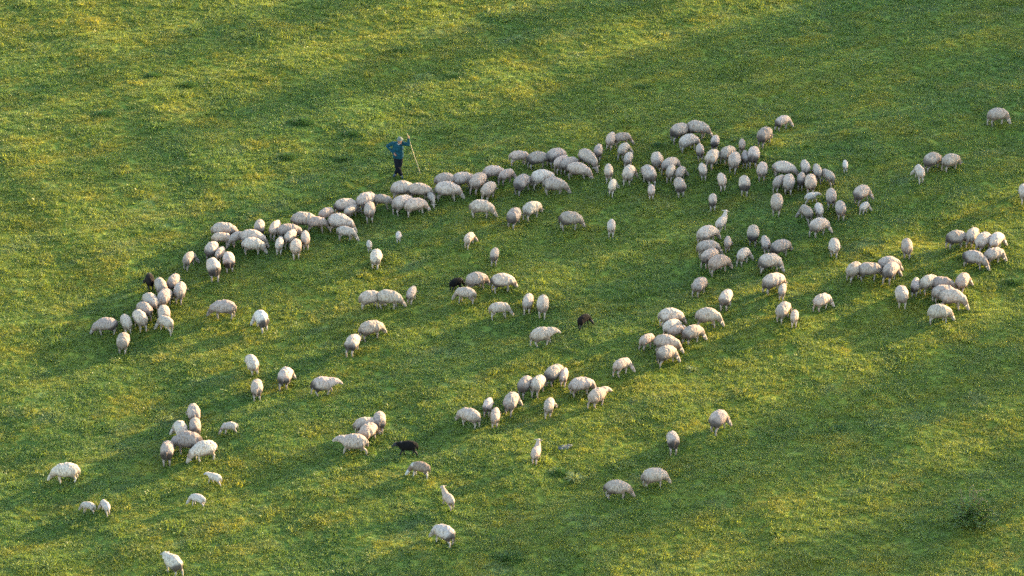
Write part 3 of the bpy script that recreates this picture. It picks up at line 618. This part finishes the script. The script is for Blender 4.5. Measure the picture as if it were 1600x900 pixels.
(-9.07, -5.83, 115, 0.96, 'g', 'c', 'uppermost of four loose ewes at left, just above a second'),
(-8.8, -7.48, 90, 0.96, 'g', 'n', 'pale ewe facing away, lowest of four loose ewes at left'),
(-7.89, -6.71, 75, 1.02, 'r', 'd', 'dark-rumped ewe, third from left of four loose ewes at left'),
(-6.54, -7.39, 14, 1.04, 'w', 'd', 'ewe facing right with dark hind legs, rightmost of four loose ewes'),
(-5.26, 2.92, 95, 0.56, 'g', 'L', 'white lamb directly above a pale sheep, below the curved line'),
(-4.99, 1.82, 85, 0.98, 'g', 'c', 'pale long-legged sheep facing away just below a white lamb'),
(-4.2, 3.61, 90, 0.55, 'r', 'L', 'smallest white lamb, alone on the yellow grass below the shepherd'),
(-1.58, 3.07, 65, 0.8, 'r', 'w', "small pinkish sheep with ear out, alone below the line's clump"),
(-0.63, 1.83, 80, 0.86, 'g', 'd', 'small round sheep facing away above the dark-rumped ewe group'),
(0.07, 4.79, 70, 1, 'g', 'D', 'grey ewe facing away, left of a pale ewe below the middle clump'),
(0.72, 5.32, 45, 1, 'g', 'c', "pale ewe with head down right, below the line's middle clump"),
(2.14, 4.35, 10, 1.02, 'g', 'D', 'dark grey ewe with dark face grazing right, alone above centre'),
(3.68, 3.94, 90, 0.84, 'g', 'c', 'lone white sheep facing away, right of the dark grey ewe'),
(11.85, 2.39, 80, 0.94, 'r', 'c', "lone pale ewe facing away, below the small white lamb's group"),
(14.48, 2.17, 88, 0.94, 'g', 'n', 'lone sheep facing away above the right-hand row of four'),
(5.42, -10.94, 95, 1, 'g', 'd', 'dark-rumped ewe facing away on the sunlit slope at lower right'),
(7.01, -9.72, 60, 1.04, 'r', 'd', 'ewe walking away with ear out, furthest right of the lower sheep'),
(3.47, -13.9, 0, 1.04, 'g', 'd', 'striped ewe with dark hind legs, left of the two lowest right-facing ewes'),
(4.73, -13.14, 15, 1.04, 'g', 'n', 'pale ewe grazing right, right of the two lowest right-facing ewes'),
]

# wool colour (rgb), soiling, face and leg colour
WCOL = {'n': ((.375, .310, .255), .45, (.36, .29, .235)), 'c': ((.44, .375, .310), .2, (.43, .36, .295)), 'w': ((.41, .318, .255), .3, (.40, .305, .25)),
        'd': ((.385, .315, .262), 1.0, (.33, .265, .22)), 'D': ((.310, .258, .218), .95, (.31, .255, .215)), 'k': ((.48, .43, .375), 1.0, (.42, .36, .305)),
        'b': ((.010, .006, .005), 0, (.014, .009, .008)), 'b0': ((.0045, .004, .004), 0, (.005, .0045, .0045)), 'f': ((.22, .172, .135), .2, (.42, .39, .36)),
        'L': ((.46, .41, .36), 0, (.44, .38, .33))}
rnd = random.Random(11)
for i, (x, y, hd, s, pose, c, lab) in enumerate(FLOCK):
    lamb = c == 'L' or s < .75 ; lean = s <= .92
    ms = KINDS[pose, lean]; body, fl = ms[i % len(ms)]
    wc, soil, sc = WCOL[c]; v = rnd.uniform(.80, 1.13)*.88; s *= .955
    o = link('lamb' if lamb else 'sheep', body)
    o.location = (x, y, hgt(x, y) - .055*s); o.rotation_euler = (rnd.uniform(-.03, .03), rnd.uniform(-.03, .03), R(hd + rnd.uniform(-5, 5)))
    o.scale = (s*rnd.uniform(.96, 1.04), s*rnd.uniform(.95, 1.06), s*rnd.uniform(.96, 1.05))
    o.color = (sc[0]*v*.88, sc[1]*v*.88, sc[2]*v*.88, 1)
    tag(o, lab, 'lamb' if lamb else 'sheep', 'lambs among the flock' if lamb else 'flock of sheep grazing the meadow')
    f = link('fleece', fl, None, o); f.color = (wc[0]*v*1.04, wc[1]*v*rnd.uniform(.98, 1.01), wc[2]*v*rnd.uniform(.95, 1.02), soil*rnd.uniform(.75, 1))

# ------------------------------------------------------------------ shepherd leaning on his staff
sx, sy = (-4.33,8.54)
skin = simple('person_skin', (.22, .11, .075), .6, .12, 40)
jacket_m = simple('blue_jacket_cloth', (.004, .034, .050), .85, .35, 14, .4)
trouser_m = simple('dark_trouser_cloth', (.004, .005, .009), .9, .3, 14, .3)
shoe_m = simple('grey_blue_shoes', (.022, .040, .065), .7, .3, 25)
hat_m = simple('pale_hat_cloth', (.095, .108, .095), .9, .15, 30)
hair_m = simple('grey_hair', (.06, .055, .05), .9, .3, 60)
shirt_m = simple('white_collar_cloth', (.35, .35, .34), .9, .1, 30)
LS, LE, LH = Vector((-.19, .02, 1.44)), Vector((-.42, .10, 1.27)), Vector((-.165, -.12, 1.07))
RS, RE, RH = Vector((.19, .0, 1.45)), Vector((.415, -.10, 1.45)), Vector((.415, -.09, 1.715))
LHIP, LKNE, LANK = Vector((-.085, .02, .92)), Vector((-.055, -.07, .50)), Vector((.105, -.06, .09))
RHIP, RKNE, RANK = Vector((.085, .02, .92)), Vector((.065, .0, .50)), Vector((-.115, .07, .09))
HD = Vector((.075, -.07, 1.615))
bm = bmesh.new()
ellipsoid(bm, (0, .01, 1.20), (.155, .10, .27)); ellipsoid(bm, (0, .02, .95), (.15, .105, .12))
capsule(bm, (.02, 0, 1.42), .062, HD - Vector((0, 0, .06)), .055)
ellipsoid(bm, HD, (.078, .093, .112))
fwd = Vector((.45, -.87, -.20)).normalized(); rt = fwd.cross(Vector((0, 0, 1))).normalized()
capsule(bm, HD + fwd*.088 + Vector((0, 0, .0)), .012, HD + fwd*.105 - Vector((0, 0, .03)), .017, 8)          # nose
capsule(bm, HD + fwd*.06 - Vector((0, 0, .085)), .035, HD + fwd*.072 - Vector((0, 0, .09)), .03, 8)           # chin
for s in (-1, 1):
    capsule(bm, HD + rt*s*.076 - Vector((0, 0, .0)), .016, HD + rt*s*.080 - Vector((0, 0, .04)), .012, 8)     # ears
    capsule(bm, HD + fwd*.088 + rt*s*.018 - Vector((0, 0, .058)), .009, HD + fwd*.09 - Vector((0, 0, .06)), .009, 8)  # lips
def arm(a, b, c):
    chain(bm, [(a, .052), (a.lerp(b, .5), .046), (b, .038), (b.lerp(c, .35), .038), (c, .027)])
arm(LS, LE, LH); arm(RS, RE, RH)
# hand on the hip
hdv = (LH - LE).normalized(); pc = LH + hdv*.055; capsule(bm, LH + hdv*.02, .03, pc + hdv*.02, .034)
for k, (dz, L) in enumerate(((.030, .062), (.010, .072), (-.012, .066), (-.032, .050))):
    f0 = pc + hdv*.035 + Vector((0, 0, dz)); f1 = f0 + hdv*L*.5 + Vector((.0, .012, 0)); f2 = f1 + hdv*L*.35 + Vector((.01, .03, 0))
    chain(bm, [(f0, .0095), (f1, .009), (f2, .0078)], 8)
chain(bm, [(pc + Vector((0, -.005, .03)), .012), (pc + Vector((.0, .03, .062)), .010), (pc + Vector((.012, .055, .07)), .009)], 8)
# staff line, the raised hand closes round it
ST0 = Vector((*(-3.48,8.73), 0)) - Vector((sx, sy, 0)); ST0.z = hgt(sx + ST0.x, sy + ST0.y) - hgt(sx, sy)
SG = RH + Vector((-.005, -.035, .06)); sdv = (SG - ST0).normalized(); ST1 = ST0 + sdv*((SG - ST0).length + .20)
pc = RH + Vector((.01, 0, .045)); capsule(bm, RH, .03, pc + Vector((0, 0, .015)), .033)
u = sdv.cross(Vector((0, -1, 0))).normalized(); v_ = sdv.cross(u).normalized()
for k in range(4):
    cz = SG + sdv*(.036 - .024*k); r_ = .026; pts = []
    for j, a in enumerate((-30, 40, 120, 190)):
        aa = R(a - 10*k*.3); pts.append((cz + (u*math.cos(aa) + v_*math.sin(aa))*r_, .0095 - .0006*j))
    capsule(bm, pc + sdv*(.02 - .012*k), .011, pts[0][0], .0095, 8); chain(bm, pts, 8)
chain(bm, [(pc, .014), (SG - sdv*.05 + u*.028, .011), (SG - sdv*.045 - v_*.028, .009)], 8)
for h_, k_, a_ in ((LHIP, LKNE, LANK), (RHIP, RKNE, RANK)):
    chain(bm, [(h_, .08), (h_.lerp(k_, .5), .068), (k_, .05), (k_.lerp(a_, .35), .05), (a_, .034)])
    capsule(bm, a_ - Vector((0, 0, .04)), .035, a_ + Vector((.05 if a_ is LANK else -.04, -.12, -.055)), .03)
pb = fuse(bm, .011, 'person', 1); pb.materials.append(skin)
man = link('person', pb); man.location = (sx, sy, hgt(sx, sy) + .01)
man.scale = (.975, .975, .975); tag(man, 'person in blue jacket, dark trousers and pale hat leaning on a long staff', 'person')
def cloth(name, m, build, vox=.013, sm=3, amp=.008, fr=9):
    bm_ = bmesh.new(); build(bm_); me_ = fuse(bm_, vox, name, sm)
    nr = [v.normal.copy() for v in me_.vertices]
    for v, nn in zip(me_.vertices, nr):
        v.co += nn*(noise.noise(Vector((v.co.x*fr, v.co.y*fr, v.co.z*fr*1.6)))*amp + noise.noise(v.co*fr*2.7)*amp*.5)
    return link(name, me_, m, man)
def b_jacket(b_):
    ellipsoid(b_, (0, .01, 1.22), (.22, .155, .28)); ellipsoid(b_, (0, .015, 1.01), (.215, .16, .20))
    chain(b_, [((-.15, .01, 1.42), .085), ((.15, 0, 1.43), .085)])
    capsule(b_, (-.07, .015, .90), .155, (.07, .015, .90), .155, 16)
    capsule(b_, (.01, 0, 1.46), .085, (.03, -.01, 1.51), .07)
    for a, e, h_ in ((LS, LE, LH), (RS, RE, RH)):
        chain(b_, [(a, .085), (a.lerp(e, .5), .078), (e, .066), (e.lerp(h_, .5), .060), (e.lerp(h_, .93), .046)])
cloth('jacket', jacket_m, b_jacket, .013, 2, .011)
def b_trousers(b_):
    ellipsoid(b_, (0, .02, .93), (.165, .125, .14))
    for h_, k_, a_ in ((LHIP, LKNE, LANK), (RHIP, RKNE, RANK)):
        chain(b_, [(h_, .12), (h_.lerp(k_, .5), .105), (k_, .098), (k_.lerp(a_, .5), .088), (k_.lerp(a_, .96), .072)])
cloth('trousers', trouser_m, b_trousers, .013, 2, .009)
for a_, dx in ((LANK, .06), (RANK, -.06)):
    def b_shoe(b_):
        chain(b_, [(a_ + Vector((0, .02, -.045)), .05), (a_ + Vector((dx*.5, -.07, -.045)), .052), (a_ + Vector((dx, -.15, -.055)), .042)])
        capsule(b_, a_ + Vector((0, .01, -.02)), .052, a_ + Vector((0, 0, .02)), .05)
    cloth('shoe', shoe_m, b_shoe, .012, 1, .002)
def b_hat(b_):
    ellipsoid(b_, HD + Vector((0, .0, .065)), (.098, .108, .085)); 
    m_ = Matrix.Translation(HD + Vector((.01, -.03, .055))) @ Matrix.Diagonal((.135, .15, .018, 1))
    bmesh.ops.create_uvsphere(b_, u_segments=20, v_segments=10, radius=1, matrix=m_)
cloth('hat', hat_m, b_hat, .011, 1, .004)
def b_hair(b_):
    ellipsoid(b_, HD + Vector((-.02, .03, -.005)), (.078, .078, .085))
cloth('hair', hair_m, b_hair, .011, 1, .004, 30)
def b_col(b_):
    chain(b_, [((-.02, -.085, 1.475), .014), ((.03, -.105, 1.435), .012)]); chain(b_, [((.075, -.08, 1.48), .014), ((.03, -.105, 1.435), .012)])
cloth('shirt_collar', shirt_m, b_col, .008, 1, 0)
bm = bmesh.new(); pts = []
for k in range(9):
    t = k/8; q_ = ST0.lerp(ST1, t) + Vector((noise.noise(Vector((t*3, 1, 0)))*.018, noise.noise(Vector((t*3, 9, 0)))*.018, 0))*math.sin(math.pi*t)
    pts.append((q_, .016 - .004*t))
chain(bm, pts, 8)
st = link('staff', from_bm('staff', bm), simple('peeled_wood', (.34, .27, .16), .7, .25, 20)); st.location = man.location; st.scale = man.scale
tag(st, 'long thin pale wooden staff planted in the grass beside the shepherd', 'staff')

# ------------------------------------------------------------------ plants and stone standing out of the grass
tg = blade_mat('dark_tussock_blades', ((.030, .075, .020, 1), (.052, .098, .022, 1)))
def tussock(x, y, rad, h, lab, seed):
    rnd_ = random.Random(seed); bm_ = bmesh.new()
    for _ in range(int(1500*rad)):
        a = rnd_.random()*6.283; r = rad*rnd_.random()**.7
        fall = 1 - .55*r/rad
        blade(bm_, r*math.cos(a)*1.25, r*math.sin(a)*.8, h*fall*rnd_.uniform(.5, 1.1), .014, rnd_.uniform(.2, .9), a + rnd_.uniform(-.7, .7), rnd_.random()*6.283)
    o_ = link('grass_tussock', from_bm('grass_tussock', bm_, False), tg); o_.location = (x, y, hgt(x, y))
    tag(o_, lab, 'tussock', 'dark tussocks in the meadow')
for k, (pp, rad, h, lab) in enumerate([
    ((-8.26,12.78), .42, .34, 'largest dark grass tussock, left of and above the shepherd'),
    ((-12.93,15.88), .34, .30, 'dark tussock at upper left, highest of the left tussocks but one'),
    ((-14.39,16.83), .34, .30, 'dark grass tussock furthest up at upper left'),
    ((-6.15,11.84), .42, .28, 'dark grass tussock nearest the shepherd on his left'),
    ((-6.53,10.08), .34, .26, 'dark tussock lower left of the shepherd, level with his knees'),
    ((-8.68,10.10), .36, .26, 'dark tussock straight below the largest tussock'),
    ((-4.61,18.98), .34, .26, 'dark tussock straight above the shepherd near the top'),
    ((-2.36,17.03), .30, .24, 'dark tussock above and right of the shepherd'),
    ((-16.07,13.41), .46, .26, 'dark tussock at far left below the upper two'),
    ((18.23,0.64), .34, .26, 'dark tussock at the right edge beside the bunch of sheep'),
    ((-0.21,-17.48), .55, .26, 'wide dark tussock at the bottom middle edge'),
    ((5.70,11.11), .26, .2, 'small dark tussock above the seven-sheep knot'),
    ((5.15,16.18), .26, .2, 'small dark tussock at top centre right'),
    ((11.16,-9.38), .30, .2, 'dark tussock on the shaded slope at lower right'),
    ((1.50,-12.51), .32, .24, 'dark tussock just below the grey stone')]):
    tussock(pp[0], pp[1], rad, h, lab, 300+k)

sm = blade_mat('shrub_leaves', ((.055, .095, .018, 1), (.110, .135, .030, 1)))
dm = simple('dry_stem', (.17, .13, .07), .8, .3, 30)
bx, by = (14.99,-15.46)
shrub = link('shrub', None); shrub.location = (bx, by, hgt(bx, by)); tag(shrub, 'dark leafy shrub with dry pale stalks at lower right', 'shrub')
rr_ = random.Random(77); bm = bmesh.new(); bl = bmesh.new()
for _ in range(70):
    a = rr_.random()*6.283; sp_ = .85*math.sqrt(rr_.random()); L = rr_.uniform(.45, 1.25)*(1.1 - .7*sp_)
    tip = Vector((math.cos(a)*sp_, math.sin(a)*sp_, L)); capsule(bm, (math.cos(a)*.05, math.sin(a)*.05, -.02), .012, tip, .005, 6)
    for _ in range(52):
        t = rr_.uniform(.12, 1.05); q_ = tip*t + Vector((rr_.gauss(0, .07), rr_.gauss(0, .07), rr_.gauss(0, .05)))
        d = Vector((rr_.gauss(0, 1), rr_.gauss(0, 1), rr_.gauss(0, .6))).normalized(); u, v_ = frame(d); k = rr_.uniform(.035, .075)
        bl.faces.new([bl.verts.new(q_ + e) for e in (u*k, v_*k*.35, -u*k, -v_*k*.35)])
link('stem', from_bm('stem', bm), dm, shrub); link('foliage', from_bm('foliage', bl, False), sm, shrub)
for k in range(9):
    a = rr_.uniform(-.6, 3.6); bm = bmesh.new(); L = rr_.uniform(.95, 1.3); q1 = Vector((math.cos(a)*.35, math.sin(a)*.2, L)); q2 = q1 + Vector((rr_.uniform(.0, .35), 0, rr_.uniform(-.22, .08)))
    chain(bm, [((0, 0, .1), .012), (q1*.6, .010), (q1, .008), (q2, .006)], 6); ellipsoid(bm, q2, (.028, .028, .022))
    link('dry_stalk', from_bm('dry_stalk', bm), dm, shrub)

stx, sty = (1.77,-10.91)
bm = bmesh.new(); ellipsoid(bm, (0, 0, .04), (.24, .14, .10)); ellipsoid(bm, (-.13, -.04, .03), (.14, .11, .09)); ellipsoid(bm, (.17, .03, .04), (.11, .10, .10))
me = fuse(bm, .02, 'stone', 1)
for v in me.vertices: v.co += v.normal*(noise.noise(v.co*7)*.035 + noise.noise(v.co*19)*.012)
so_ = link('stone', me, simple('grey_stone', (.085, .085, .09), .9, .35, 14, .5)); so_.location = (stx, sty, hgt(stx, sty)); so_.rotation_euler.z = .25; so_.scale = (1, .95, .75)
tag(so_, 'flat grey stone lying in the sunlit grass', 'stone')

wm = blade_mat('pale_weed_leaves', ((.12, .17, .05, 1), (.17, .20, .07, 1)))
for k, (pp, h, rad, lab) in enumerate([((6.29,-5.72), .16, .24, 'pale low weed below the overlapping pile of sheep'),
                           ((2.07,-12.86), .34, .16, 'pale upright weed below the grey stone')]):
    bm = bmesh.new(); rr_ = random.Random(90+k)
    for _ in range(70):
        a = rr_.random()*6.283; r = rad*rr_.random()*.6
        blade(bm, r*math.cos(a), r*math.sin(a), h*rr_.uniform(.6, 1.2), .035, rr_.uniform(.2, 1.2), a, a + 1.57 + rr_.uniform(-.5, .5))
    o_ = link('weed', from_bm('weed', bm, False), wm); o_.location = (pp[0], pp[1], hgt(pp[0], pp[1]))
    tag(o_, lab, 'weed', 'pale weeds in the grass')

# the grass scatter is switched on last
md = grass.modifiers.new('scatter', 'NODES'); md.node_group = ng
